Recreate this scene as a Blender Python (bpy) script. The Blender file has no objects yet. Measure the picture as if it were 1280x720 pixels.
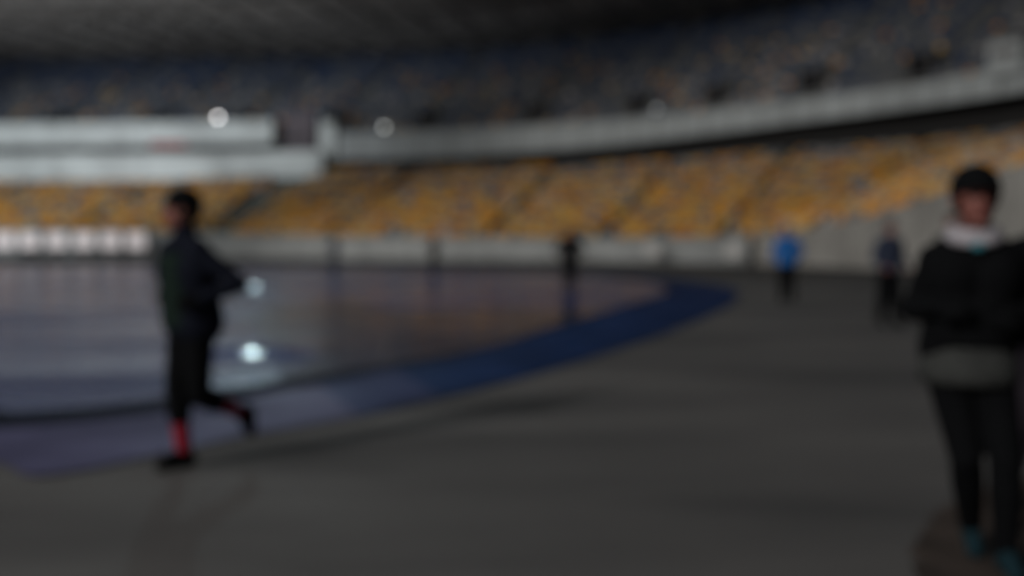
import bpy, bmesh, math, random
import numpy as np
from mathutils import Vector, Matrix, noise
random.seed(7)
R = math.radians
C = bpy.context.scene.collection
sc = bpy.context.scene

# ------------------------------------------------------------------ camera
cam_d = bpy.data.cameras.new('camera')
cam = bpy.data.objects.new('camera', cam_d); C.objects.link(cam)
cam.location = (0, 0, 1.4)
cam.rotation_euler = (R(90 - 2.62), 0, 0)
cam_d.lens = 35; cam_d.sensor_width = 36
cam_d.clip_start = 0.05; cam_d.clip_end = 1000
cam_d.dof.use_dof = True
cam_d.dof.focus_distance = 0.9          # focused on the near air: everything beyond is soft
cam_d.dof.aperture_fstop = 1.85
cam_d.dof.aperture_blades = 0
sc.camera = cam

# ------------------------------------------------------------------ world: dim overcast city night
world = bpy.data.worlds.new('World'); sc.world = world
world.use_nodes = True
wn = world.node_tree.nodes; wl = world.node_tree.links
bg = wn['Background']
bg.inputs[0].default_value = (0.62, 0.66, 0.78, 1)
bg.inputs[1].default_value = 0.060

# ------------------------------------------------------------------ the stadium's floodlights, plus two added roof fills
def flood(name, loc, target, power, col, radius, angle=120, blend=0.8):
    d = bpy.data.lights.new(name, 'SPOT'); d.energy = power; d.color = col
    d.shadow_soft_size = radius; d.spot_size = R(angle); d.spot_blend = blend
    o = bpy.data.objects.new(name, d); C.objects.link(o); o.location = loc
    o.rotation_euler = (Vector(target) - Vector(loc)).to_track_quat('-Z', 'Y').to_euler()
    return o
WARM = (1.0, 0.955, 0.90); COOL = (0.86, 0.97, 1.0)
LAMP = Vector((-19.4, 75.0, 26.0))
flood('floodlight_behind', (-45, -45, 27), (12, 50, -24), 104000, WARM, 3.0, 66, 0.55)
flood('floodlight_across', (-75, 25, 27), (5, 50, -12), 72000, WARM, 3.0, 62, 0.6)
flood('floodlight_overhead', (-13, -6, 27), (-4, 11, 0), 5200, WARM, 5.0, 110, 1.0)
flood('floodlight_far', LAMP, (-6, 20, 0), 8000, (0.72, 0.95, 1.0), 0.8, 60, 0.6)
flood('roof_fill_far', (-40, 20, 9), (28, 100, 27), 16000, WARM, 3.0, 40, 1.0)  # unseen fill, added to lift the roof on the right
flood('floodlight_left_stand', (-60, 40, 27), (-36, 100, 10), 15000, COOL, 2.0, 58, 1.0)
flood('roof_fill', (-62, 42, 9), (-38, 108, 26), 82000, (0.97, 0.98, 1.0), 3.0, 62, 1.0)  # unseen uplight, added to brighten the left roof and upper tier

sc.view_settings.view_transform = 'Standard'
sc.view_settings.look = 'None'
sc.view_settings.exposure = -0.12
sc.view_settings.gamma = 1.0
sc.render.engine = 'CYCLES'
sc.cycles.use_denoising = True
sc.cycles.sample_clamp_indirect = 4.0
sc.cycles.max_bounces = 5

# ------------------------------------------------------------------ materials
def mat(name, col, rough=0.7, spec=0.4, var=0.0, scale=4.0, col2=None, bump=0.0, bscale=40, detail=4, rvar=0.0, emit=None, es=0.0, coat=0.0, coords='Object', stretch=None):
    m = bpy.data.materials.new(name); m.use_nodes = True
    nt = m.node_tree; b = nt.nodes['Principled BSDF']
    b.inputs['Base Color'].default_value = (*col, 1); b.inputs['Roughness'].default_value = rough
    b.inputs['Specular IOR Level'].default_value = spec
    if coat: b.inputs['Coat Weight'].default_value = coat; b.inputs['Coat Roughness'].default_value = 0.08
    if emit: b.inputs['Emission Color'].default_value = (*emit, 1); b.inputs['Emission Strength'].default_value = es
    tc = nt.nodes.new('ShaderNodeTexCoord'); src = tc.outputs[coords]
    if stretch:
        mp = nt.nodes.new('ShaderNodeMapping'); mp.inputs['Scale'].default_value = stretch
        nt.links.new(src, mp.inputs[0]); src = mp.outputs[0]
    if var or col2 or rvar:
        n = nt.nodes.new('ShaderNodeTexNoise'); n.inputs['Scale'].default_value = scale; n.inputs['Detail'].default_value = detail
        nt.links.new(src, n.inputs['Vector'])
        cr = nt.nodes.new('ShaderNodeMapRange'); cr.inputs[1].default_value = 0.35; cr.inputs[2].default_value = 0.65
        nt.links.new(n.outputs[0], cr.inputs[0])
        mx = nt.nodes.new('ShaderNodeMix'); mx.data_type = 'RGBA'
        c2 = col2 if col2 else tuple(c * (1 - var) for c in col)
        c1 = col if col2 else tuple(min(1, c * (1 + var)) for c in col)
        mx.inputs[6].default_value = (*c1, 1); mx.inputs[7].default_value = (*c2, 1)
        nt.links.new(cr.outputs[0], mx.inputs[0]); nt.links.new(mx.outputs[2], b.inputs['Base Color'])
        if rvar:
            rr = nt.nodes.new('ShaderNodeMapRange'); rr.inputs[3].default_value = rough - rvar; rr.inputs[4].default_value = rough + rvar
            nt.links.new(cr.outputs[0], rr.inputs[0]); nt.links.new(rr.outputs[0], b.inputs['Roughness'])
    if bump:
        n2 = nt.nodes.new('ShaderNodeTexNoise'); n2.inputs['Scale'].default_value = bscale; n2.inputs['Detail'].default_value = 3
        nt.links.new(src, n2.inputs['Vector'])
        bp = nt.nodes.new('ShaderNodeBump'); bp.inputs['Strength'].default_value = bump; bp.inputs['Distance'].default_value = 0.02
        nt.links.new(n2.outputs[0], bp.inputs['Height']); nt.links.new(bp.outputs[0], b.inputs['Normal'])
    return m

M = {}
M['asphalt'] = mat('worn grey running surface', (0.146, 0.143, 0.140), 0.78, 0.15, 0, 0.55, (0.076, 0.076, 0.078), 0.5, 60, 5, 0.12, stretch=(0.35, 1.0, 1.0))
M['mud'] = mat('brown wet earth', (0.050, 0.038, 0.032), 0.9, 0.3, 0.35, 3, None, 0.8, 20)
M['tarp'] = mat('wet grey cover sheet', (0.085, 0.118, 0.270), 0.20, 0.14, 0, 0.70, (0.016, 0.032, 0.140), 0.15, 3.0, 4, 0.09, stretch=(0.22, 1.0, 1.0))
M['tarp_low_sheen'] = mat('navy low sheen cover sheet', (0.020, 0.034, 0.095), 0.17, 0.16, 0, 0.5, (0.010, 0.018, 0.055), 0.15, 3.0, 4, 0.05)  # navy colour painted where the cover mirrors little light
M['blue'] = mat('wet blue border sheet', (0.007, 0.027, 0.100), 0.58, 0.06, 0.3, 0.8, None, 0.2, 4, 3, 0.08)
M['blue_glow'] = mat('border sheet with painted glow', (0.092, 0.090, 0.175), 0.58, 0.06, 0.3, 0.8, None, 0.2, 4, 3, 0.08)  # lavender paints the reflected glow on the near corner
M['blue_half_glow'] = mat('border sheet with weak painted glow', (0.040, 0.052, 0.135), 0.58, 0.06, 0.3, 0.8, None, 0.2, 4, 3, 0.08)  # in-between tone where the painted glow fades into blue
M['edge_shade'] = mat('dark edge shade and gap', (0.010, 0.013, 0.024), 0.8, 0.08, 0.2, 2)  # near-black colour for the shadow and gap at the cover's edge
M['grass'] = mat('turf', (0.05, 0.11, 0.03), 0.9, 0.2, 0.4, 3, None, 0.6, 30)
M['wall'] = mat('pale grey padded wall', (0.38, 0.40, 0.40), 0.7, 0.3, 0.16, 0.4, None, 0.2, 8)
M['concrete'] = mat('rough concrete', (0.33, 0.325, 0.305), 0.85, 0.2, 0.14, 0.5, None, 0.4, 8)
M['step'] = mat('terrace concrete', (0.11, 0.11, 0.105), 0.9, 0.2, 0.2, 0.3)
M['stair'] = mat('stair concrete', (0.13, 0.145, 0.125), 0.9, 0.2, 0.2, 0.5)
M['fascia'] = mat('pale fascia panel', (0.40, 0.44, 0.45), 0.5, 0.3, 0.14, 0.12)
M['fascia_white'] = mat('white fascia panel', (0.58, 0.64, 0.64), 0.45, 0.4, 0.22, 0.22)
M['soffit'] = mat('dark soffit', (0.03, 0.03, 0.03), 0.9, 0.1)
M['roofsheet'] = mat('roof membrane', (0.60, 0.59, 0.57), 0.8, 0.2, 0.25, 0.08)
M['truss'] = mat('roof steel', (0.16, 0.16, 0.16), 0.6, 0.3)
M['back'] = mat('rear wall', (0.10, 0.10, 0.10), 0.9, 0.2, 0.2, 0.2)
M['purple'] = mat('mauve grey panel', (0.16, 0.14, 0.16), 0.7, 0.3, 0.1, 0.4)
M['dark'] = mat('dark opening', (0.016, 0.016, 0.018), 0.9, 0.1)
M['steel'] = mat('rail steel', (0.3, 0.31, 0.32), 0.4, 0.5)
M['s_orange'] = mat('orange seat plastic', (0.68, 0.30, 0.045), 0.45, 0.4)
M['s_yellow'] = mat('yellow seat plastic', (0.70, 0.45, 0.13), 0.45, 0.4)
M['s_grey'] = mat('grey seat plastic', (0.14, 0.15, 0.16), 0.45, 0.4)
M['s_white'] = mat('pale seat plastic', (0.45, 0.43, 0.42), 0.45, 0.4)
M['s_blue'] = mat('blue seat plastic', (0.035, 0.060, 0.13), 0.45, 0.4)
M['led'] = mat('lit white board', (0.5, 0.48, 0.48), 0.5, 0.3, emit=(1.0, 0.90, 0.90), es=0.42)
M['boardframe'] = mat('board casing', (0.12, 0.12, 0.13), 0.6, 0.3)
M['lamp'] = mat('lamp glass', (0.8, 0.8, 0.8), 0.3, 0.5, emit=(1.0, 0.98, 0.98), es=8.5)
M['lamp_dim'] = mat('dim lamp glass', (0.8, 0.8, 0.8), 0.3, 0.5, emit=(0.95, 1.0, 0.97), es=1.8)
M['red_led'] = mat('red lit strip', (0.3, 0.05, 0.05), 0.5, 0.3, emit=(1.0, 0.18, 0.16), es=0.30)
M['white_paint'] = mat('white paint', (0.55, 0.55, 0.54), 0.5, 0.3, 0.1, 2)
M['skin'] = mat('skin', (0.22, 0.080, 0.064), 0.55, 0.4, 0.08, 12)
M['eye'] = mat('eye', (0.05, 0.04, 0.035), 0.2, 0.5)
M['lip'] = mat('lip', (0.33, 0.10, 0.09), 0.5, 0.4)
M['hair'] = mat('dark hair', (0.02, 0.014, 0.010), 0.6, 0.3)
def cloth(name, c): return mat(name, c, 0.9, 0.06, 0.12, 30, None, 0.3, 120)
M['black'] = cloth('black cloth', (0.0055, 0.006, 0.007))
M['navyblack'] = cloth('navy black cloth', (0.009, 0.011, 0.019))
M['greenblack'] = cloth('dark green cloth', (0.012, 0.022, 0.018))
M['red'] = cloth('red sock', (0.27, 0.018, 0.034))
M['greycloth'] = cloth('grey cloth', (0.050, 0.053, 0.052))
M['whitecloth'] = cloth('white scarf', (0.40, 0.385, 0.42))
M['teal'] = cloth('teal cloth', (0.05, 0.22, 0.27))
M['tealshoe'] = cloth('dark teal shoe', (0.012, 0.032, 0.042))
M['bluejacket'] = cloth('bright blue jacket', (0.025, 0.15, 0.46))
M['slate'] = cloth('slate jacket', (0.035, 0.045, 0.075))
M['lilac'] = cloth('lilac tights', (0.20, 0.17, 0.21))
M['brown'] = cloth('brown coat', (0.06, 0.045, 0.035))

# ------------------------------------------------------------------ helpers
def link(name, me, m=None, parent=None):
    o = bpy.data.objects.new(name, me); C.objects.link(o)
    if m is not None:
        for x in (m if isinstance(m, (list, tuple)) else [m]): me.materials.append(x)
    if parent: o.parent = parent
    return o
def mesh(name, v, f, m=None, parent=None, smooth=False, mi=None):
    me = bpy.data.meshes.new(name); me.from_pydata([tuple(p) for p in v], [], f); me.update()
    if mi is not None: me.polygons.foreach_set('material_index', mi)
    if smooth: me.shade_smooth()
    return link(name, me, m, parent) if not (m is None and parent is None) else link(name, me)
def tag(o, label, cat=None, group=None, kind=None):
    if label: o['label'] = label
    if cat: o['category'] = cat
    if group: o['group'] = group
    if kind: o['kind'] = kind
    return o
def empty(name, loc=(0, 0, 0), rz=0):
    o = bpy.data.objects.new(name, None); C.objects.link(o); o.location = loc; o.rotation_euler = (0, 0, rz); o.empty_display_size = .2
    return o
class MB:
    def __init__(s): s.v = []; s.f = []; s.mi = []
    def add(s, v, f, mi=0):
        n = len(s.v); s.v += [tuple(p) for p in v]; s.f += [tuple(i + n for i in q) for q in f]; s.mi += [mi] * len(f)
    def box(s, c, d, ax=None, mi=0):
        """c centre, d sizes, ax 3 unit vectors"""
        c = Vector(c); ax = ax or (Vector((1, 0, 0)), Vector((0, 1, 0)), Vector((0, 0, 1)))
        v = [c + ax[0] * (i * d[0] / 2) + ax[1] * (j * d[1] / 2) + ax[2] * (k * d[2] / 2) for i in (-1, 1) for j in (-1, 1) for k in (-1, 1)]
        s.add(v, [(0, 1, 3, 2), (4, 6, 7, 5), (0, 4, 5, 1), (2, 3, 7, 6), (0, 2, 6, 4), (1, 5, 7, 3)], mi)
    def tube(s, pts, r, n=8, mi=0):
        pts = [Vector(p) for p in pts]; v = []; f = []
        for i, p in enumerate(pts):
            t = (pts[min(i + 1, len(pts) - 1)] - pts[max(i - 1, 0)]).normalized()
            a = t.orthogonal().normalized() if i == 0 else (a - t * a.dot(t)).normalized()
            b = t.cross(a)
            rr = r[i] if isinstance(r, (list, tuple)) else r
            v += [p + a * math.cos(6.28318 * k / n) * rr + b * math.sin(6.28318 * k / n) * rr for k in range(n)]
        for i in range(len(pts) - 1):
            f += [(i * n + k, i * n + (k + 1) % n, (i + 1) * n + (k + 1) % n, (i + 1) * n + k) for k in range(n)]
        f += [tuple(range(n))[::-1], tuple((len(pts) - 1) * n + k for k in range(n))]
        s.add(v, f, mi)
    def ball(s, c, r, mi=0, nu=12, nv=8):
        c = Vector(c); rx, ry, rz = r if isinstance(r, (list, tuple)) else (r, r, r)
        v = [c + Vector((0, 0, rz))]
        for i in range(1, nv):
            th = math.pi * i / nv
            v += [c + Vector((rx * math.sin(th) * math.cos(2 * math.pi * k / nu), ry * math.sin(th) * math.sin(2 * math.pi * k / nu), rz * math.cos(th))) for k in range(nu)]
        v.append(c - Vector((0, 0, rz))); L = len(v) - 1; f = []
        for k in range(nu):
            f.append((0, 1 + k, 1 + (k + 1) % nu)); f.append((L, 1 + (nv - 2) * nu + (k + 1) % nu, 1 + (nv - 2) * nu + k))
            for i in range(nv - 2): f.append((1 + i * nu + k, 1 + (i + 1) * nu + k, 1 + (i + 1) * nu + (k + 1) % nu, 1 + i * nu + (k + 1) % nu))
        s.add(v, f, mi)
    def build(s, name, m, parent=None, smooth=False):
        return mesh(name, s.v, s.f, m, parent, smooth, s.mi)

def spline(P, n):
    """Catmull-Rom through tuples P, n samples per span; returns a list of np arrays"""
    P = [np.array(p, float) for p in P]; P = [2 * P[0] - P[1]] + P + [2 * P[-1] - P[-2]]; out = []
    for i in range(1, len(P) - 2):
        a, b, c, d = P[i - 1:i + 3]
        for k in range(n):
            t = k / n
            out.append(.5 * ((2 * b) + (c - a) * t + (2 * a - 5 * b + 4 * c - d) * t * t + (3 * b - a - 3 * c + d) * t ** 3))
    out.append(P[-2]); return out
def strip(A, B, name, m, parent=None, mb=None, mi=0):
    n = len(A); v = [tuple(p) for p in A] + [tuple(p) for p in B]
    f = [(i, i + 1, n + i + 1, n + i) for i in range(n - 1)]
    if mb is not None: mb.add(v, f, mi); return
    return mesh(name, v, f, m, parent)

# ------------------------------------------------------------------ ground
g = mesh('ground', [(-300, -150, 0), (300, -150, 0), (300, 300, 0), (-300, 300, 0)], [(0, 1, 2, 3)], M['asphalt']); tag(g, 'grey worn running surface of the stadium', None, None, 'structure')

outer = spline([(-60, 24), (-30, 15), (-12, 9.4), (-5, 7.2), (-3.3, 6.25), (-2.75, 5.9), (-1.94, 7.05), (-.94, 8.35), (.54, 11.1), (2.75, 16.3), (5.1, 23.0), (6.5, 29), (6.7, 34), (5.4, 40), (1.5, 47), (-6, 54), (-18, 60), (-36, 64), (-60, 66)], 8)
inner = spline([(-60, 27), (-30, 17.5), (-12, 11.3), (-5.6, 8.4), (-4.1, 7.5), (-3.75, 7.4), (-2.8, 8.15), (-1.6, 10.3), (-.35, 12.8), (.85, 16.6), (2.9, 22.8), (4.6, 28.5), (4.9, 33.4), (3.9, 38.8), (.4, 45.4), (-7, 52.2), (-18.5, 58.2), (-36.2, 62.2), (-60, 64.2)], 8)
# the near side of the border sheet is a clean corner: straight from the corner to the turn
bo = strip([(p[0], p[1], .016) for p in outer], [(p[0], p[1], .016) for p in inner], 'border_sheet', [M['blue'], M['blue_glow'], M['blue_half_glow']])
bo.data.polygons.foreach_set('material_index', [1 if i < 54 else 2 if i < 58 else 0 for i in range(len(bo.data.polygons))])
tag(bo, 'wet blue border sheet round the cover, reflected glow painted pale at its near corner', None, None, 'structure')
ch_in = []
for i, p in enumerate(inner):
    t = inner[min(i + 1, len(inner) - 1)] - inner[max(i - 1, 0)]; t = t / np.linalg.norm(t)
    w = .55 if i < 50 else max(.10, .55 - (i - 50) * .03)
    c_ = np.array([-10., 30.]) - p; c_ = c_ / np.linalg.norm(c_)       # towards the infield, so the band never folds over itself
    ch_in.append((p[0] + c_[0] * w * 1.3, p[1] + c_[1] * w * 1.3))
tag(strip([(p[0], p[1], .021) for p in inner], [(p[0], p[1], .021) for p in ch_in], 'edge_shadow', M['edge_shade']), 'painted edge shadow and gap between blue border and grey cover', None, None, 'structure')  # flat dark band painting the shadow along the cover's edge

# wet cover with the waves and air pockets of a loose sheet
camv = Vector((0, 0, 1.4)); pockets = []
for P, s in ((Vector((-3.17, 12.1, 0)), .42), (Vector((-7.6, 29.3, 0)), .42)):
    n = ((LAMP - P).normalized() + (camv - P).normalized()).normalized()
    slope = math.hypot(n.x, n.y) / n.z; away = Vector((-n.x, -n.y, 0)).normalized()
    pockets.append((P + away * s, s, slope * s / .6065 * 1.04))
def inside(x, y, poly):
    c = False; j = len(poly) - 1
    for i in range(len(poly)):
        if (poly[i][1] > y) != (poly[j][1] > y) and x < (poly[j][0] - poly[i][0]) * (y - poly[i][1]) / (poly[j][1] - poly[i][1]) + poly[i][0]: c = not c
        j = i
    return c
mid = [(a * .6 + b * .4) for a, b in zip(inner, outer)]
def tz(x, y):
    z = .05 * noise.noise(Vector((x * .22, y * .16, 3))) + .018 * noise.noise(Vector((x * .9, y * .6, 9)))
    z = max(0, z * .55 + .006)
    # calmer near the seam
    for c, s, h in pockets:
        d2 = (x - c.x) ** 2 + (y - c.y) ** 2
        if d2 < 12 * s * s:
            k = math.exp(-d2 / (2 * s * s)); z = z * (1 - k ** .3) + h * k
    return z
xs = list(np.arange(-16, 6.6, .16)); xs = list(np.arange(-60, -16, .8)) + xs
ys = list(np.arange(6.8, 36, .16)) + list(np.arange(36, 66, .6))
idx = {}; tv = []; tf = []
ia = np.array([(p[0], p[1]) for p in inner])
def vid(i, j):
    if (i, j) not in idx:
        x, y = xs[i], ys[j]; d = np.min(np.hypot(ia[:, 0] - x, ia[:, 1] - y)); k = min(1, max(0, (d - .3) / 1.5))
        idx[(i, j)] = len(tv); tv.append((x, y, .008 + tz(x, y) * k))
    return idx[(i, j)]
rowin = {}
for j in range(len(ys) - 1):
    yc = (ys[j] + ys[j + 1]) / 2
    # crossings of the mid polygon on this row
    cr = []
    for a in range(len(mid)):
        p, q = mid[a], mid[(a + 1) % len(mid)]
        if (p[1] > yc) != (q[1] > yc): cr.append(p[0] + (q[0] - p[0]) * (yc - p[1]) / (q[1] - p[1]))
    cr.sort()
    for i in range(len(xs) - 1):
        xc = (xs[i] + xs[i + 1]) / 2
        if sum(1 for c in cr if c > xc) % 2: tf.append((vid(i, j), vid(i + 1, j), vid(i + 1, j + 1), vid(i, j + 1)))
tag(mesh('infield_cover', tv, tf, [M['tarp'], M['tarp_low_sheen']], None, True, [1 if (tv[q[0]][0] > -.27 * tv[q[0]][1] + .5 + 1.2 * noise.noise(Vector((tv[q[0]][0] * .3, tv[q[0]][1] * .3, 1))) and tv[q[0]][1] < 21 + 5 * noise.noise(Vector((tv[q[0]][0] * .35, 3, 1)))) else 0 for q in tf]), 'wet sheet covering the infield, grey with weak reflection painted navy on the near side', None, None, 'structure')
# brown earth in the near right corner, a strip of turf by the lit boards
VERGE = [(8, 9, .006), (8, 1, .006), (1.0, 1, .006)] + [(p[0] + .07 * noise.noise(Vector((i * .9, 2, 5))), p[1] + .10 * noise.noise(Vector((i * .8, 7, 1))), .006) for i, p in enumerate(spline([(1.1, 2.4), (1.25, 3.2), (1.62, 3.95), (1.95, 4.7), (2.6, 5.5), (4.2, 6.6), (7.6, 8.8)], 10))]
tag(mesh('earth_verge', VERGE, [tuple(range(len(VERGE)))[::-1]], M['mud']), 'brown wet earth beside the running surface', None, None, 'structure')
vv = spline([(-62, 78), (-50, 78.5), (-40, 78.5), (-33, 77.5)], 6)
tag(strip([(p[0], p[1], .006) for p in vv], [(p[0] + .5, p[1] + 5, .006) for p in vv], 'turf_strip', M['grass']), 'green turf strip in front of the lit boards', None, None, 'structure')

# ------------------------------------------------------------------ grandstand bowl
#          inner x,y      outer x,y     wall top  tier rear h  fascia top
BOWL = [(-75, 88,   -72, 104,  2.45, 8.4, 12.6),
        (-58, 88,   -54, 104,  2.45, 8.4, 12.6),
        (-44.5, 87, -40, 103,  2.45, 8.4, 12.5),
        (-33.5, 85, -29, 102,  2.35, 8.6, 12.4),
        (-22, 80,   -17, 99,   2.05, 8.7, 11.95),
        (-11, 73,   -5, 95,    1.80, 8.5, 11.8),
        (0, 68.5,   7, 86,     1.68, 8.0, 11.45),
        (6.5, 65,   14, 78,    1.62, 7.8, 11.15),
        (12.3, 59,  20, 69,    1.66, 7.6, 10.9),
        (15.3, 53,  25.5, 61,  2.00, 7.4, 10.75),
        (17.4, 46,  29.3, 53.5, 2.85, 7.35, 10.8),
        (19, 37,    32.5, 44,  4.3, 7.6, 10.8),
        (20, 25,    35, 30,    5.0, 8.6, 10.8)]
NS = 12
S = spline(BOWL, NS)
FB = 9.35                                         # underside height of the balcony fascia
IN = [Vector((s[0], s[1], 0)) for s in S]; OUT = [Vector((s[2], s[3], 0)) for s in S]
DIR = [(o - i).normalized() for i, o in zip(IN, OUT)]
def ring(k, back, h):                             # point of the outer curve moved back (metres) at height h
    p = OUT[k] + DIR[k] * back; return Vector((p.x, p.y, h))
N = len(S)
stand = empty('grandstand', (0, 90, 0)); tag(stand, 'two tier curved grandstand with pale balcony band and dark roof', 'grandstand')
inv = Matrix.Translation((0, -90, 0))
def par(o, p=stand):
    o.parent = p; o.matrix_parent_inverse = p.matrix_basis.inverted() if p.parent is None else Matrix.Identity(4)
    return o
def part(mb, name, m, smooth=False): return par(mb.build(name, m, None, smooth))

def terrace(name, rows, fA, fB, m):
    """stepped terrace between two 3D curves fA(k), fB(k)"""
    mb = MB()
    for r in range(rows):
        a, b = r / rows, (r + 1) / rows
        A = [fA(k).lerp(fB(k), a) for k in range(N)]; B = [fA(k).lerp(fB(k), b) for k in range(N)]
        if r == 0: lowz = [p.z for p in A]
        T1 = [Vector((p.x, p.y, q.z)) for p, q in zip(A, B)]        # top of riser
        strip(A, T1, '', None, None, mb)
        strip(T1, B, '', None, None, mb)
    return part(mb, name, m)
LR, UR = 28, 30
lA = lambda k: Vector((IN[k].x, IN[k].y, S[k][4] - .42)) + DIR[k] * .45
lB = lambda k: ring(k, 0, S[k][5])
uA = lambda k: ring(k, -1.9, S[k][6] - 1.0)
uB = lambda k: ring(k, 22, 23.6)
terrace('lower_terrace', LR, lA, lB, M['step'])
terrace('upper_terrace', UR, uA, uB, M['step'])

# balcony fascia: pale band, dark soffit, thin rail.  It stops where the box section takes over (k0)
k0 = 4 * NS
K = range(k0, N)
def prism(name, ks, b0, b1, h0, h1, m, mats=None):
    """closed band between back offsets b0<b1 and heights h0<h1 (functions of k)"""
    mb = MB(); ks = list(ks)
    f = lambda b, h: [ring(k, b, h(k)) for k in ks]
    a, b, c, d = f(b0, h0), f(b0, h1), f(b1, h1), f(b1, h0)
    strip(a, b, '', None, None, mb); strip(b, c, '', None, None, mb); strip(c, d, '', None, None, mb); strip(d, a, '', None, None, mb)
    mb.add([a[0], b[0], c[0], d[0]], [(0, 1, 2, 3)]); mb.add([a[-1], b[-1], c[-1], d[-1]], [(3, 2, 1, 0)])
    return part(mb, name, m)
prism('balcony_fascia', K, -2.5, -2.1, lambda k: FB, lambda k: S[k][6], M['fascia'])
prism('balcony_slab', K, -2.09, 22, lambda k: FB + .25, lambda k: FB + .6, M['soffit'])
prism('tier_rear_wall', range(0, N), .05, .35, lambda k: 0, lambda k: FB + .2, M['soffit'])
mb = MB()
mb.tube([ring(k, -2.3, S[k][6] + .35) for k in K], .035, 6)
for k in list(K)[::2]: mb.tube([ring(k, -2.3, S[k][6]), ring(k, -2.3, S[k][6] + .35)], .025, 6)
part(mb, 'balcony_rail', M['steel'])
# joints of the fascia panels and the end pier
mb = MB()
for k in list(K)[3::3]:
    p = ring(k, -2.52, 0); t = DIR[k].cross(Vector((0, 0, 1)))
    mb = MB(); mb.box((p.x, p.y, (FB + S[k][6]) / 2), (.12, .06, S[k][6] - FB - .1), (t, DIR[k], Vector((0, 0, 1))))
    part(mb, 'panel_joint', M['truss'])
mb = MB(); p = ring(k0, -2.45, 0); t = DIR[k0].cross(Vector((0, 0, 1)))
mb.box((p.x, p.y, 11.15), (1.5, 1.2, 3.6), (t, DIR[k0], Vector((0, 0, 1))))
part(mb, 'end_pier', M['fascia_white'])

# box section on the left: two white bands with dark glazing between, floor slabs behind
kb = range(0, k0 - 1)
kb2 = range(0, k0 - 4)
prism('box_front_lower', range(0, k0 + 1), -4.2, -3.8, lambda k: 7.55, lambda k: 10.15, M['fascia_white'])
prism('box_front_upper', kb2, -4.2, -3.8, lambda k: 10.95, lambda k: 13.2, M['fascia_white'])
prism('box_glazing', kb, -3.2, -3.0, lambda k: 10.151, lambda k: 10.949, M['dark'])
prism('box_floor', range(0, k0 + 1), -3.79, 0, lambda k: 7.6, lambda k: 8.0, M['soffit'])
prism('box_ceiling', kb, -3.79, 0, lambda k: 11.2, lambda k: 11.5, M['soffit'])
prism('box_end_panel', range(k0 - 4, k0), -3.6, -3.3, lambda k: 10.3, lambda k: 14.0, M['purple'])
mb = MB()
for k in list(kb2)[2::9]:
    p = ring(k, -4.23, 0); t = DIR[k].cross(Vector((0, 0, 1)))
    for z in (8.85, 12.07):
        mb = MB(); mb.box((p.x, p.y, z), (.14, .05, 2.1), (t, DIR[k], Vector((0, 0, 1)))); part(mb, 'box_panel_joint', M['fascia'])

# rear wall of the upper tier, roof underside, radial trusses
prism('upper_rear_wall', range(0, N), 22.1, 22.5, lambda k: 9, lambda k: 25.0, M['back'])
prism('roof_sheet', range(0, N), -17, 26, lambda k: 25.0, lambda k: 25.35, M['roofsheet'])
mb = MB()
for k in range(0, N, 4):
    a, b = ring(k, -17, 25), ring(k, 26, 25); n_ = 10
    lo = [a.lerp(b, i / n_) - Vector((0, 0, .5 + 1.6 * math.sin(math.pi * i / n_))) for i in range(n_ + 1)]
    mb.tube(lo, .16, 6)
    for i in range(n_ + 1): mb.tube([lo[i], a.lerp(b, i / n_)], .08, 5)
    for i in range(n_): mb.tube([lo[i], a.lerp(b, (i + 1) / n_)], .08, 5)
for back in (-16, -6, 4, 14): mb.tube([ring(k, back, 24.6) for k in range(N)], .14, 6)
tr = part(mb, 'roof_truss', M['truss'])
roofo = bpy.data.objects['roof_sheet']

# ------------------------------------------------------------------ aisles, doorways
def cum(fn):
    d = [0]
    for k in range(1, N): d.append(d[-1] + (fn(k) - fn(k - 1)).length)
    return d
def at(fA, fB, kf, u):
    k = min(int(kf), N - 2); t = kf - k
    a = fA(k).lerp(fB(k), u); b = fA(k + 1).lerp(fB(k + 1), u); return a.lerp(b, t), DIR[k].lerp(DIR[k + 1], t).normalized()
aisL = [k + .5 for k in range(4, N, 13)]; aisU = [k + .5 for k in range(6, N, 10)]
mb = MB()
for (ais, fA, fB, rows) in ((aisL, lA, lB, LR), (aisU, uA, uB, UR)):
    for kf in ais:
        for r in range(rows * 2):
            p, d = at(fA, fB, kf, (r + .5) / rows / 2); t = d.cross(Vector((0, 0, 1)))
            rise = (fB(int(kf)).z - fA(int(kf)).z) / rows; dep = (fB(int(kf)) - fA(int(kf))).length / rows
            mb.box((p.x, p.y, p.z + rise * .35), (0.75, dep / 2 + .02, rise * .9), (t, d, Vector((0, 0, 1))))
part(mb, 'aisle_stair', M['step'])
mb = MB()     # broad concrete stair flight dividing two lower blocks
for r_ in range(LR * 2):
    p, d = at(lA, lB, 45.5, (r_ + .5) / LR / 2); t = d.cross(Vector((0, 0, 1)))
    rise = (lB(45).z - lA(45).z) / LR; dep = (lB(45) - lA(45)).length / LR
    mb.box((p.x, p.y, p.z + rise * .4), (2.3, dep / 2 + .02, rise * .9), (t, d, Vector((0, 0, 1))))
part(mb, 'stair_flight', M['stair'])
portals = []
for i, kf in enumerate(aisU):
    e = empty('doorway'); par(e)
    p, d = at(uA, uB, kf, .13); t = d.cross(Vector((0, 0, 1)))
    mb = MB(); mb.box((p.x, p.y, p.z + .7), (1.7, 1.6, 1.9), (t, d, Vector((0, 0, 1)))); o = mb.build('surround', M['back']); o.parent = e
    mb = MB(); q = p - d * .81; mb.box((q.x, q.y, p.z + .65), (1.2, .03, 1.7), (t, d, Vector((0, 0, 1)))); o = mb.build('opening', M['dark']); o.parent = e
    e.matrix_parent_inverse = Matrix.Translation((0, -90, 0)); portals.append(kf)

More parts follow.
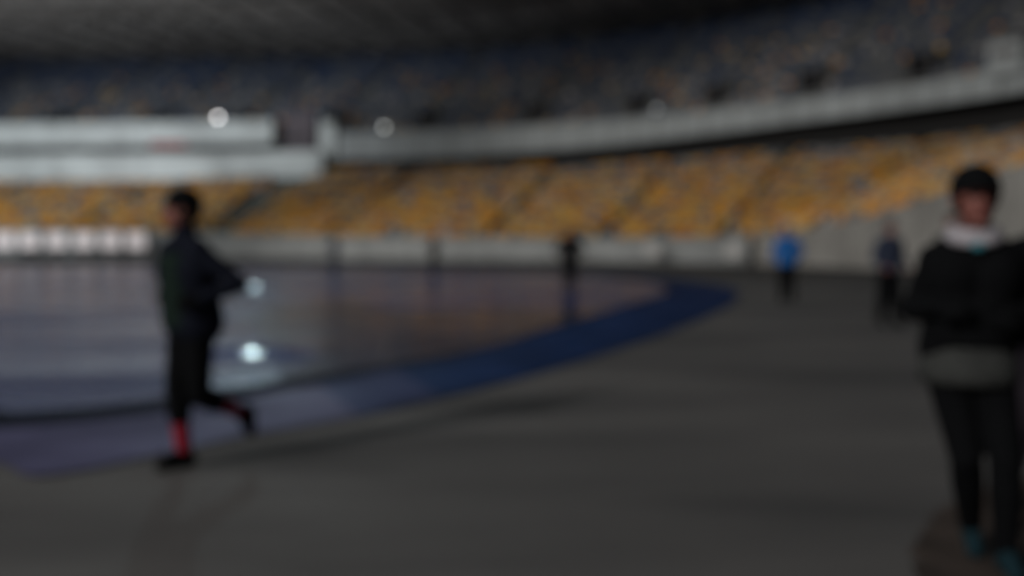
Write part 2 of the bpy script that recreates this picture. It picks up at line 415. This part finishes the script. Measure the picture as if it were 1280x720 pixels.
# ------------------------------------------------------------------ seats
SM = ['s_orange', 's_yellow', 's_grey', 's_white', 's_blue']
def seat_shape():
    mb = MB(); X, Y, Z = Vector((1, 0, 0)), Vector((0, 1, 0)), Vector((0, 0, 1))
    # local: front towards -Y, back at +Y; origin on the tread
    mb.box((0, 0, .40), (.44, .40, .05)); 
    by = Vector((0, .22, 1)).normalized(); bx = Vector((1, 0, 0)); bn = bx.cross(by)
    mb.box((0, .235, .62), (.44, .045, .44), (bx, bn, by))
    mb.box((0, .10, .19), (.30, .05, .378))
    return mb
SEAT = seat_shape(); SV = np.array(SEAT.v)
seats = []
def collect(fA, fB, rows, ais, upper):
    for r in range(rows - (3 if not upper else 0)):
        u = (r + .62) / rows
        pts = [at(fA, fB, k, u)[0] for k in range(N)]; L = [0]
        for k in range(1, N): L.append(L[-1] + (pts[k] - pts[k - 1]).length)
        s = .3
        kk = 0
        while s < L[-1]:
            while kk < N - 2 and L[kk + 1] < s: kk += 1
            kf = kk + (s - L[kk]) / (L[kk + 1] - L[kk])
            s += .52
            p, d = at(fA, fB, kf, u)
            seg = L[kk + 1] - L[kk]
            if any(abs(kf - a) * seg < .45 for a in ais): continue
            if not upper and abs(kf - 45.5) * seg < 1.5: continue
            if upper and r < 6 and any(abs(kf - a) * seg < 1.3 for a in ais): continue
            k = int(kf); z0 = fA(k).z * (1 - kf % 1) + fA(min(k + 1, N - 1)).z * (kf % 1); z1 = fB(k).z * (1 - kf % 1) + fB(min(k + 1, N - 1)).z * (kf % 1)
            z = z0 + (z1 - z0) * (r + 1) / rows + .004
            nn = .8 * noise.noise(Vector((s * .25, r * .55, 11 + upper * 7))) + 1.0 * noise.noise(Vector((s * .62, r * .7, 4)))
            q = random.random()
            if not upper:
                fr = r / rows
                g_ = .20 + .62 * fr ** 1.3 - nn * 1.1  # more grey up the rows, partly painting the fascia's shadow with seat colour
                if q < g_: c = 2 if random.random() < .75 else 3
                else: c = 0 if random.random() < .62 else 1
            else:
                fr = r / rows
                if fr > .62 - nn * .3: c = 4 if q < .66 else 2
                elif q < .52: c = 2
                elif q < .58 + nn * .2: c = 3
                elif q < .80 - nn * .4: c = 4
                else: c = (0 if random.random() < .5 else 1) if random.random() < .24 else 2
            seats.append((p.x, p.y, z, math.atan2(d.y, d.x) - math.pi / 2, c, upper))
collect(lA, lB, LR, aisL, False); collect(uA, uB, UR, aisU, True)
F = 1244.4
def pix(x, y, z):
    return 640 + F * x / y, 303 - F * (z - 1.4) / y
near = []
for i, s_ in enumerate(seats):
    if s_[5] or s_[1] < 5: continue
    px, py = pix(s_[0], s_[1], s_[2] + .5)
    if 0 < px < 1276 and py > 0 and not (1188 < px < 1250 and py > 213): near.append((math.hypot(s_[0], s_[1]), i))
near.sort(); sel = set(i for _, i in near[:298])
proto = {}
names = {0: ('orange', 'deep orange'), 1: ('yellow', 'pale yellow orange'), 2: ('grey', 'dark grey'), 3: ('white', 'pale grey')}
for i in sel:
    x, y, z, a, c, up = seats[i]
    if c not in proto:
        o = SEAT.build('stadium_seat', M[SM[c]]); proto[c] = o
    else:
        o = proto[c].copy(); C.objects.link(o)
    o.location = (x, y, z); o.rotation_euler = (0, 0, a)
    tag(o, names[c][1] + ' seat in the block just above the rising concrete wall', 'seat', names[c][0] + ' seats above the rising wall')
def seatmass(name, flag, label):
    ids = [i for i, s_ in enumerate(seats) if i not in sel and s_[5] == flag]
    nv = len(SV); V = np.empty((len(ids) * nv, 3)); Fq = []; mi = []
    for j, i in enumerate(ids):
        x, y, z, a, c, up = seats[i]; ca, sa = math.cos(a), math.sin(a)
        V[j * nv:(j + 1) * nv, 0] = SV[:, 0] * ca - SV[:, 1] * sa + x
        V[j * nv:(j + 1) * nv, 1] = SV[:, 0] * sa + SV[:, 1] * ca + y
        V[j * nv:(j + 1) * nv, 2] = SV[:, 2] + z
    base = np.array(SEAT.f); Fq = (base[None] + (np.arange(len(ids)) * nv)[:, None, None]).reshape(-1, 4)
    mi = np.repeat([seats[i][4] for i in ids], len(base))
    me = bpy.data.meshes.new(name); me.vertices.add(len(V)); me.vertices.foreach_set('co', V.ravel())
    me.loops.add(Fq.size); me.loops.foreach_set('vertex_index', Fq.ravel().astype(np.int32))
    me.polygons.add(len(Fq)); me.polygons.foreach_set('loop_start', np.arange(0, Fq.size, 4).astype(np.int32)); 
    me.polygons.foreach_set('material_index', mi.astype(np.int32)); me.update(calc_edges=True); me.validate()
    o = link(name, me, [M[x] for x in SM]); tag(o, label, 'seats', None, 'stuff')
seatmass('lower_tier_seats', False, 'mottled orange and grey seats filling the rest of the lower tier')
seatmass('upper_tier_seats', True, 'dim grey and blue seats filling the upper tier')
print('seats', len(seats), len(sel))

# ------------------------------------------------------------------ perimeter wall and retaining wall
def wallmesh(name, ks, thick, m, cap=.08):
    mb = MB(); ks = list(ks)
    def P(k, b, h): p = IN[k] + DIR[k] * b; return Vector((p.x, p.y, h))
    a = [P(k, 0, 0) for k in ks]; b = [P(k, 0, S[k][4]) for k in ks]; c = [P(k, thick, S[k][4]) for k in ks]; d = [P(k, thick, 0) for k in ks]
    strip(a, b, '', None, None, mb); strip(b, c, '', None, None, mb); strip(c, d, '', None, None, mb)
    mb.add([a[0], b[0], c[0], d[0]], [(0, 1, 2, 3)]); mb.add([a[-1], b[-1], c[-1], d[-1]], [(3, 2, 1, 0)])
    o = mb.build(name, m)
    mb = MB()
    for off in (-.05,):
        a = [P(k, -.05, S[k][4] + .003) for k in ks]; b = [P(k, -.05, S[k][4] + cap) for k in ks]; c = [P(k, thick + .05, S[k][4] + cap) for k in ks]; d = [P(k, thick + .05, S[k][4] + .003) for k in ks]
        strip(a, b, '', None, None, mb); strip(b, c, '', None, None, mb); strip(c, d, '', None, None, mb); strip(d, a, '', None, None, mb)
    mb.build('coping', m, o)
    mb = MB()
    for k in ks[::2]:
        p = P(k, -.012, S[k][4] / 2 - .02); t = DIR[k].cross(Vector((0, 0, 1)))
        mb.box(p, (.05, .02, S[k][4] - .05), (t, DIR[k], Vector((0, 0, 1))))
    mb.build('joint', M['truss'], o)
    mb = MB(); a = [P(k, -.03, .14) for k in ks]; b = [P(k, -.03, .004) for k in ks]; strip(b, a, '', None, None, mb)
    a2 = [P(k, -.001, .14) for k in ks]; strip(a, a2, '', None, None, mb); mb.build('plinth', M['soffit'], o)
    return o
ksplit = 8 * NS + 4
tag(wallmesh('perimeter_wall', range(0, ksplit + 1), .3, M['wall']), 'pale grey low wall running below the orange seats', 'wall')
tag(wallmesh('retaining_wall', range(ksplit + 1, N), .3, M['concrete']), 'bare concrete wall rising to the right under the seats', 'wall')

# lit white boards on the left
where = ['leftmost', 'second from the left', 'third from the left', 'fourth from the left', 'fifth from the left', 'nearest the runner']
board = None
for i, px in enumerate((7, 38, 72, 106, 139, 171)):
    y = 84.2 - i * .25; x = (px - 640) / F * y
    if board is None:
        board = empty('advertising_board')
        mb = MB(); mb.box((0, 0, .75), (1.72, .12, 1.50)); mb.build('casing', M['boardframe'], board)
        mb = MB(); mb.box((0, -.068, .78), (1.60, .014, 1.32)); mb.build('screen', M['led'], board)
        mb = MB()
        for sx in (-.7, .7): mb.box((sx, .02, -.36), (.06, .06, .72)); mb.box((sx, .1, -.745), (.08, .8, .05))
        mb.build('stand', M['truss'], board); e = board
    else:
        e = board.copy(); C.objects.link(e)
        for ch in [c for c in board.children]:
            n_ = ch.copy(); C.objects.link(n_); n_.parent = e
    e.location = (x, y, .775); e.rotation_euler = (0, 0, R(-4))
    tag(e, 'lit white board at the foot of the stand, ' + where[i], 'board', 'lit boards at the foot of the stand')

# lamps on the balcony
def lamp(px, y, z, r, m, label):
    x = (px - 640) / F * y
    e = empty('wall_lamp', (x, y, z)); tag(e, label, 'lamp', 'lamps along the balcony')
    mb = MB(); mb.ball((0, 0, 0), r, 0, 16, 10); mb.build('globe', M[m], e, True)
    mb = MB(); mb.tube([(0, r * .8, -r * .9), (0, r * 2, -r * 2.2), (0, r * 2.2 + .2, -r * 2.2)], .02, 6); mb.tube([(0, 0, -r), (0, 0, -r * 1.35)], [r * .6, r * .8], 10); mb.build('bracket', M['truss'], e)
def zpx(py, y): return 1.4 + (303 - py) / F * y
lamp(275, 92.5, zpx(148, 92.5), .17, 'lamp', 'bright round white lamp in front of the upper box band')
lamp(481, 88.5, zpx(160, 88.5), .18, 'lamp_dim', 'soft white lamp on the balcony band right of the box section')
lamp(819, 73.8, zpx(138, 73.8), .09, 'lamp_dim', 'faint small lamp on the middle of the balcony band')
lamp(403, 91.0, zpx(147, 91.0), .07, 'lamp_dim', 'faint lamp on top of the pale end pier')
# pale control box on the right of the balcony
kk = 9 * NS + 10; p = ring(kk, -2.3, 0); t = DIR[kk].cross(Vector((0, 0, 1)))
e = empty('control_box', (p.x, p.y, S[kk][6] - .6)); e.rotation_euler = (0, 0, math.atan2(DIR[kk].y, DIR[kk].x) - math.pi / 2)
tag(e, 'pale boxy cabin on the balcony band near the right edge', 'cabin')
mb = MB(); mb.box((0, -.35, .9), (1.9, 1.1, 1.7)); mb.build('body', M['fascia'], e)
mb = MB(); mb.box((0, -.35, 1.80), (2.1, 1.3, .1)); mb.build('roof', M['steel'], e)
mb = MB(); mb.box((0, -.905, 1.2), (1.5, .02, .5)); mb.build('window', M['truss'], e)
# red lit strip between the box bands
x = (215 - 640) / F * 95; e = empty('red_display', (x, 94.6, 10.62)); tag(e, 'small red lit strip between the two white box bands', 'display')
mb = MB(); mb.box((0, 0, 0), (3.4, .12, .50)); mb.build('casing', M['dark'], e)
mb = MB()
for i in range(9): mb.box((-1.45 + i * .36, -.065, 0), (.24, .012, .30 if i % 3 else .40))
mb.build('light', M['red_led'], e)
# white notice boards against the wall
for px, y, lab in ((816, 61.5, 'white notice panel against the pale wall'), (917, 56.3, 'white notice panel near the end of the pale wall by the blue jacket')):
    x = (px - 640) / F * y; e = empty('notice_panel', (x, y, 0)); e.rotation_euler = (0, 0, R(-35)); tag(e, lab, 'sign', 'white panels by the wall')
    mb = MB(); mb.box((0, 0, .95), (1.0, .05, .9)); mb.build('panel', M['white_paint'], e)
    mb = MB()
    for sx in (-.4, .4): mb.box((sx, .04, .72), (.05, .03, 1.44)); mb.box((sx, .04, .02), (.06, .5, .04))
    mb.build('stand', M['truss'], e)

# ------------------------------------------------------------------ people
def remesh(mb, name, voxel, m, parent, smooth_it=4):
    me = bpy.data.meshes.new(name + '_t'); me.from_pydata(mb.v, [], mb.f); me.update()
    bm = bmesh.new(); bm.from_mesh(me); bmesh.ops.recalc_face_normals(bm, faces=bm.faces); bm.to_mesh(me); bm.free()
    o = bpy.data.objects.new(name + '_t', me); C.objects.link(o)
    r = o.modifiers.new('r', 'REMESH'); r.mode = 'VOXEL'; r.voxel_size = voxel; r.use_smooth_shade = True
    if smooth_it: s_ = o.modifiers.new('s', 'SMOOTH'); s_.iterations = smooth_it; s_.factor = .5
    dg = bpy.context.evaluated_depsgraph_get(); out = bpy.data.meshes.new_from_object(o.evaluated_get(dg)); out.name = name
    bpy.data.objects.remove(o); bpy.data.meshes.remove(me)
    out.materials.clear(); out.shade_smooth()
    return link(name, out, m, parent)
def cap(mb, a, b, ra, rb, n=14, sq=None):
    """tapered capsule; sq=(lateral axis, factor) flattens nothing when None"""
    a, b = Vector(a), Vector(b); pts = [a.lerp(b, i / 5) for i in range(6)]; rs = [ra + (rb - ra) * i / 5 for i in range(6)]
    mb.tube(pts, rs, n); mb.ball(a, ra, 0, n, 10); mb.ball(b, rb, 0, n, 10)
def hand(mb, w, d, palmn, s=1.0, fist=.9, grow=0):
    """w wrist, d pointing direction, palmn palm normal; five separate curled fingers"""
    w = Vector(w); d = Vector(d).normalized(); n = Vector(palmn); n = (n - d * n.dot(d)).normalized(); t = d.cross(n)
    for k in range(4):
        o = (k - 1.5) * .019 * s; cap(mb, w + d * .01 + t * o * .6, w + d * .085 * s + t * o, .013 + grow, .011 + grow, 8)
        L = (.040, .046, .042, .032)[k] * s; p = w + d * .087 * s + t * o; ang = fist * .8
        for j in range(3):
            dd = d * math.cos(ang) + n * math.sin(ang); q = p + dd * L * (1, .72, .55)[j]
            cap(mb, p, q, (.0092 - j * .0008) + grow, (.0086 - j * .0008) + grow, 8); p = q; ang += fist
    p = w + d * .03 * s - t * .026 * s; q = p + (d * .7 - t * .55 + n * .3).normalized() * .035 * s; cap(mb, p, q, .013 + grow, .0105 + grow, 8)
    q2 = q + (d * .8 + n * .55 + t * .1).normalized() * .028 * s; cap(mb, q, q2, .0105 + grow, .009 + grow, 8)
def head_mb(mb, c, s=1.0, grow=0.0):
    c = Vector(c)   # faces -Y
    mb.ball(c + Vector((0, .012, .035)) * s, (.077 * s + grow, .094 * s + grow, .088 * s + grow), 0, 20, 14)
    if not grow:
        mb.ball(c + Vector((0, -.022, -.040)) * s, (.058 * s, .064 * s, .070 * s), 0, 18, 12)
        cap(mb, c + Vector((0, -.062, -.088)) * s, c + Vector((0, -.055, -.080)) * s, .024 * s, .026 * s, 10)   # chin
        cap(mb, c + Vector((0, -.082, .018)) * s, c + Vector((0, -.105, -.022)) * s, .009 * s, .014 * s, 10)      # nose
        for q in (-1, 1):
            mb.ball(c + Vector((q * .014, -.094, -.024)) * s, .009 * s, 0, 8, 6)
            mb.ball(c + Vector((q * .077, .010, .0)) * s, (.010 * s, .020 * s, .032 * s), 0, 10, 8)               # ears
            cap(mb, c + Vector((q * .012, -.085, .034)) * s, c + Vector((q * .046, -.074, .036)) * s, .009 * s, .008 * s, 8)  # brow
        cap(mb, c + Vector((-.022, -.084, -.052)) * s, c + Vector((.022, -.084, -.052)) * s, .009 * s, .009 * s, 8)          # lips
def person(loc, yaw, J, look, label, fine=True, group=None, headturn=0):
    e = empty('person', loc, yaw); tag(e, label, 'person', group)
    for k_ in ('shL', 'shR'): J[k_] = (J[k_][0] * .95, J[k_][1], J[k_][2] - .04)
    V_ = lambda k: Vector(J[k])
    vx = .0062 if fine else .012
    body = MB()
    def torso(mb, g=0, bottom='pelvis', flare=0):
        pel, ch, nk = V_('pelvis'), V_('chest'), V_('neck'); lat = (V_('shL') - V_('shR')).normalized(); hl = (V_('hipL') - V_('hipR')).normalized()
        w = J.get('w', 1.0)
        for q in (-1, 1):
            cap(mb, pel + hl * q * .065 * w, pel.lerp(ch, .55) + lat * q * .055 * w, .098 * w + g + flare, .088 * w + g)
            cap(mb, pel.lerp(ch, .5) + lat * q * .055 * w, ch + lat * q * .072 * w, .090 * w + g, .100 * w + g)
            cap(mb, ch + lat * q * .03, V_('shL' if q > 0 else 'shR') - Vector((0, 0, .01)), .085 * w + g * .7, .052 + g)
        for q in 'LR': cap(mb, nk - Vector((0, 0, .02)), V_('sh' + q) + Vector((0, 0, .012)), .050 + g, .046 + g)
        cap(mb, ch + Vector((0, 0, .05)), nk, .085 + g * .6, .058 + g * .3)
    torso(body, 0)
    cap(body, V_('neck') - Vector((0, 0, .02)), V_('head') + Vector((0, .012, -.03)), .055, .050)
    hb = MB(); head_mb(hb, (0, 0, 0), J.get('hs', 1.0))
    hm = Matrix.Translation(V_('head')) @ Matrix.Rotation(headturn, 4, 'Z'); 
    body.add([hm @ Vector(v) for v in hb.v], hb.f)
    for s_ in 'LR':
        cap(body, V_('sh' + s_), V_('el' + s_), .050, .038); cap(body, V_('el' + s_), V_('wr' + s_), .038, .025)
        d = V_('wr' + s_) - V_('el' + s_); pn = J.get('palm' + s_, (0, 0, -1)); hand(body, V_('wr' + s_) + d.normalized() * .01, d, pn, 1.0)
        cap(body, V_('hip' + s_), V_('kn' + s_), .085, .053); cap(body, V_('kn' + s_), V_('kn' + s_).lerp(V_('an' + s_), .35), .050, .054); cap(body, V_('kn' + s_).lerp(V_('an' + s_), .35), V_('an' + s_), .054, .033)
        fd = (V_('toe' + s_) - V_('an' + s_)).normalized(); cap(body, V_('an' + s_), V_('toe' + s_), .036, .028)
    remesh(body, 'body', vx, M['skin'], e, 3)
    if 'glove' in look:
        for s_ in 'LR':
            gm = MB(); d = V_('wr' + s_) - V_('el' + s_); hand(gm, V_('wr' + s_) + d.normalized() * .01, d, J.get('palm' + s_, (0, 0, -1)), 1.0, .9, .004)
            cap(gm, V_('wr' + s_) - d.normalized() * .03, V_('wr' + s_) + d.normalized() * .02, .034, .030); remesh(gm, 'glove', .0045, look['glove'], e, 1)
    # jacket
    jk = MB(); torso(jk, .017, flare=.012)
    pel, ch = V_('pelvis'), V_('chest')
    for s_ in 'LR':
        cap(jk, V_('sh' + s_), V_('el' + s_), .060, .056); cap(jk, V_('el' + s_), V_('el' + s_).lerp(V_('wr' + s_), .97), .058, .040)
    cap(jk, V_('neck') - Vector((0, 0, .05)), V_('neck') + Vector((0, .004, .005 + look.get('collar', 0))), .085, .068)
    if 'hem' in look:
        z0, z1, rx, ry, yo = look['hem']; vv_ = []; nn_ = 28
        for z in (z0, z0 + .02, (z0 + z1) / 2, z1):
            for k in range(nn_): a = 2 * math.pi * k / nn_; f_ = (.97 if z == z0 else 1 if z < z1 else .86); vv_.append((rx * f_ * math.cos(a), yo + ry * f_ * math.sin(a), z))
        jk.add(vv_, [(i * nn_ + k, i * nn_ + (k + 1) % nn_, (i + 1) * nn_ + (k + 1) % nn_, (i + 1) * nn_ + k) for i in range(3) for k in range(nn_)] + [tuple(range(nn_))[::-1], tuple(3 * nn_ + k for k in range(nn_))])
    remesh(jk, 'jacket', vx * 1.3, look['jacket'], e, 6)
    # trousers
    tr_ = MB(); hl = (V_('hipL') - V_('hipR')).normalized(); g_ = look.get('tight', .010)
    for s_, q in (('L', 1), ('R', -1)):
        cap(tr_, pel + hl * q * .06, V_('hip' + s_), .108, .096); cap(tr_, V_('hip' + s_), V_('kn' + s_), .092 + g_ * .5, .056 + g_)
        kn, an = V_('kn' + s_), V_('an' + s_); end = look.get('cuff', .95)
        cap(tr_, kn, kn.lerp(an, .35), .055 + g_, .057 + g_); cap(tr_, kn.lerp(an, min(.35, end)), kn.lerp(an, end), .057 + g_, .057 + g_ - .020 * end)
    remesh(tr_, 'trousers', vx * 1.3, look['trousers'], e, 5)
    for s_ in 'LR':
        an, toe, kn = V_('an' + s_), V_('toe' + s_), V_('kn' + s_)
        sh = MB(); dn = (toe - an); axis = (an - kn).normalized(); up = -(axis)
        heel = V_('heel' + s_) if 'heel' + s_ in J else an + Vector((0, .035, -.045))
        cap(sh, an, an.lerp(heel, .5), .045, .046); cap(sh, heel, toe, .040, .036); cap(sh, an, toe, .044, .034)
        remesh(sh, 'shoe', vx, look['shoe'], e, 3)
        if 'sock' in look:
            sk = MB(); cap(sk, kn.lerp(an, look['cuff'] - .08), an + (kn - an) * .06, .058, .046); remesh(sk, 'sock', vx, look['sock'], e, 2)
    H = V_('head'); hs = J.get('hs', 1.0)
    rot = Matrix.Translation(H) @ Matrix.Rotation(headturn, 4, 'Z')
    if look.get('hat') is not None:
        # close knitted hat: the skull above the brow line
        hb = MB(); head_mb(hb, (0, 0, 0), hs, .013)
        bm = bmesh.new(); 
        vs = [bm.verts.new(rot @ (Vector(v) + Vector((0, 0, 0)))) for v in hb.v]
        for f in hb.f: bm.faces.new([vs[i] for i in f])
        cut = rot @ Vector((0, -.06, look.get('brow', .034))); nrm = rot.to_3x3() @ Vector((0, .40, 1))
        bmesh.ops.bisect_plane(bm, geom=bm.verts[:] + bm.edges[:] + bm.faces[:], plane_co=cut, plane_no=nrm, clear_inner=True)
        me = bpy.data.meshes.new('hat'); bm.to_mesh(me); bm.free(); me.shade_smooth()
        ho = link('hat', me, look['hat'], e); sm = ho.modifiers.new('t', 'SOLIDIFY'); sm.thickness = .006
        if look.get('peak'):
            pk = MB(); v = []; 
            for i in range(13):
                a = -math.pi * .5 + (i / 12 - .5) * 2.0; v.append(rot @ Vector((math.cos(a) * .088, math.sin(a) * .10, .052))); v.append(rot @ Vector((math.cos(a) * .098, math.sin(a) * .165 - .0, .040)))
            pk.add(v, [(2 * i, 2 * i + 1, 2 * i + 3, 2 * i + 2) for i in range(12)]); po = pk.build('peak', look['hat'], e); sm = po.modifiers.new('t', 'SOLIDIFY'); sm.thickness = .005
    hr = MB(); 
    hb = MB(); hb.ball((0, .03, .012), (.083 * hs, .086 * hs, .088 * hs), 0, 18, 12)
    if look.get('hat') is None: hb.ball((0, .012, .052), (.084 * hs, .098 * hs, .080 * hs), 0, 18, 12)
    hr.add([rot @ Vector(v) for v in hb.v], hb.f); remesh(hr, 'hair', vx, look.get('hair', M['hair']), e, 2)
    if fine:
        for q in (-1, 1):
            mb = MB(); mb.ball((0, 0, 0), (.013, .008, .008), 0, 12, 8)
            mb.v = [tuple(rot @ (Vector(v) + Vector((q * .029, -.080, .014)) * hs)) for v in mb.v]; mb.build('eye', M['eye'], e, True)
        mb = MB(); mb.ball((0, 0, 0), (.022, .006, .007), 0, 12, 8); mb.v = [tuple(rot @ (Vector(v) + Vector((0, -.0935, -.052)) * hs)) for v in mb.v]; mb.build('mouth', M['lip'], e, True)
    return e

def stand_pose(walk=0.0, h=1.75, bend=.35, swing=.1, w=1.0):
    k = h / 1.75; J = {}
    J['pelvis'] = (0, 0, .95 * k); J['chest'] = (0, -.01, 1.27 * k); J['neck'] = (0, -.01, 1.46 * k); J['head'] = (0, -.03, 1.625 * k)
    for s_, q in (('L', 1), ('R', -1)):
        J['sh' + s_] = (q * .185 * w, 0, 1.415 * k); J['hip' + s_] = (q * .09, 0, .90 * k)
        f = -walk * q
        J['kn' + s_] = (q * .095, f * .16 - abs(walk) * .04 - .01, .49 * k); J['an' + s_] = (q * .095, f * .30 + .02, .085 + (.05 * abs(walk) if f > 0 else 0))
        J['toe' + s_] = (q * .105, f * .30 - .13, .035); J['heel' + s_] = (q * .095, f * .30 + .05, .045 + (.05 * abs(walk) if f > 0 else 0))
        a = f * swing * -1
        J['el' + s_] = (q * .26 * w, .04 + a, 1.13 * k); J['wr' + s_] = (q * .24 * w, .04 + a * 2 - bend * .55, 1.13 * k - .24 * (1 - bend))
        J['palm' + s_] = (-q, 0, 0)
    J['w'] = w; return J

# 1 the runner on the left
J = dict(pelvis=(0, .03, .92), chest=(0, .0, 1.23), neck=(0, -.02, 1.43), head=(0, -.035, 1.595),
         shL=(.18, 0, 1.385), shR=(-.17, -.05, 1.375), elL=(.33, .17, 1.15), wrL=(.27, -.05, 1.07), elR=(-.27, .0, 1.13), wrR=(-.19, -.07, 1.09),
         palmL=(-1, 0, -.2), palmR=(1, 0, -.2),
         hipL=(.09, .02, .87), hipR=(-.09, .01, .87), knR=(-.085, -.045, .49), anR=(-.07, -.01, .09), toeR=(-.07, -.16, .04), heelR=(-.07, .035, .045), hs=1.06,
         knL=(.07, .02, .475), anL=(.04, .32, .325), toeL=(.03, .39, .19), heelL=(.04, .38, .325), w=1.25)
rn = person((-1.98, 6.08, 0), R(-47), J, dict(jacket=M['navyblack'], trousers=M['black'], shoe=M['black'], sock=M['red'], hat=M['black'], cuff=.42, tight=.018, collar=.045, brow=.02, hem=(.855, 1.05, .185, .15, .02), glove=M['black']), 'runner in black hat and dark jacket with red socks, one foot kicked back', True, None, R(-28))
gp = MB(); 
for q in (-.075, -.03, .02, .06): cap(gp, (q, -.058, .92), (q * 1.05, -.080, 1.27), .078, .070)
remesh(gp, 'front_panel', .009, M['greenblack'], rn, 4)

# 2 the woman on the right, coming towards the camera
J = dict(pelvis=(0, .03, .95), chest=(0, -.02, 1.265), neck=(0, -.035, 1.425), head=(0, -.065, 1.580),
         shL=(.165, 0, 1.365), shR=(-.160, -.01, 1.360), elL=(.275, .10, 1.12), wrL=(.17, -.12, 1.10), elR=(-.215, .05, 1.11), wrR=(-.15, -.16, 1.13),
         palmL=(-1, 0, -.3), palmR=(1, 0, -.3),
         hipL=(.09, .02, .88), hipR=(-.09, .01, .88), knL=(.130, -.10, .50), anL=(.155, -.04, .085), toeL=(.165, -.17, .04), heelL=(.155, .0, .045),
         knR=(-.015, -.06, .49), anR=(.06, .20, .13), toeR=(.065, .12, .04), heelR=(.06, .25, .12), w=1.08, hs=1.12)
wm = person((1.955, 4.24, 0), R(-14), J, dict(jacket=M['black'], trousers=M['black'], shoe=M['tealshoe'], hat=M['black'], cuff=.95, tight=.012, peak=True, brow=.028, hem=(.965, 1.16, .185, .165, .0), glove=M['black']), 'woman in black top, white neck scarf and grey skirt jogging at the right edge', True, None, R(4))
sk = MB()   # skirt: flared shell over the hips
n_ = 32; prof = [(1.04, .125, .100), (.98, .150, .125), (.91, .185, .160), (.86, .192, .165), (.805, .196, .17)]; v = []
for z, rx, ry in prof:
    for k in range(n_):
        a = 2 * math.pi * k / n_; wv = 1 + .03 * math.sin(a * 7) * (1.0 - z); v.append((rx * wv * math.cos(a), .01 + ry * wv * math.sin(a), z))
sk.add(v, [(i * n_ + k, i * n_ + (k + 1) % n_, (i + 1) * n_ + (k + 1) % n_, (i + 1) * n_ + k) for i in range(len(prof) - 1) for k in range(n_)])
so = sk.build('skirt', M['greycloth'], wm, True); so.modifiers.new('t', 'SOLIDIFY').thickness = .006
sf = MB()   # scarf ring
for ring_z, rr, tr2 in ((1.425, .086, .026), (1.455, .078, .024)):
    pts = [(rr * math.cos(a) * 1.08, -.035 + rr * math.sin(a), ring_z - .022 * (1 if math.sin(a) < 0 else 0) * abs(math.sin(a))) for a in [2 * math.pi * k / 24 for k in range(25)]]
    sf.tube(pts, tr2, 10)
remesh(sf, 'scarf', .007, M['whitecloth'], wm, 3)
tp = MB(); tp.ball((0, -.135, 1.385), (.030, .016, .018), 0, 14, 10); tp.build('collar', M['teal'], wm, True)

# 3-9 the others
person((6.33, 16.7, 0), R(10), stand_pose(.3, 1.78, .4, .1, 1.05), dict(tight=.04, jacket=M['slate'], trousers=M['black'], shoe=M['black'], hat=M['greycloth']), 'walker in dark slate jacket left of the woman with the scarf', False)
person((6.12, 13.9, 0), R(-5), stand_pose(.3, 1.80, .8, .1, .9), dict(jacket=M['black'], trousers=M['black'], shoe=M['black'], hat=None), 'bareheaded person in black right behind the shoulder of the woman with the scarf', False)
person((2.72, 5.0, 0), R(-10), stand_pose(.8, 1.72, .85), dict(jacket=M['black'], trousers=M['lilac'], shoe=M['greycloth'], hat=M['black']), 'jogger in black top and pale tights cut off by the right edge', False)
person((6.36, 23.0, 0), R(185), stand_pose(.25, 1.80, .3, .1, 1.3), dict(tight=.035, jacket=M['bluejacket'], trousers=M['black'], shoe=M['black'], hat=M['slate']), 'person in bright blue jacket and black trousers walking away', False)
person((1.74, 30.0, .02), R(5), stand_pose(.3, 1.78, .4, .1, 1.6), dict(jacket=M['black'], trousers=M['black'], shoe=M['black'], hat=M['black'], tight=.045), 'person all in black standing out against the pale wall in the middle', False)
person((-3.95, 50, .02), R(40), stand_pose(.2, 1.70, .4, .1, 1.3), dict(tight=.03, jacket=M['brown'], trousers=M['greycloth'], shoe=M['black'], hat=None), 'small distant person in a dull brown coat before the pale wall', False)
person((-8.9, 50, .02), R(-60), stand_pose(.5, 1.76, .4, .1, 1.6), dict(jacket=M['slate'], trousers=M['slate'], shoe=M['black'], hat=M['black'], tight=.04), 'small distant jogger in slate blue, the one nearest the left runner', False)
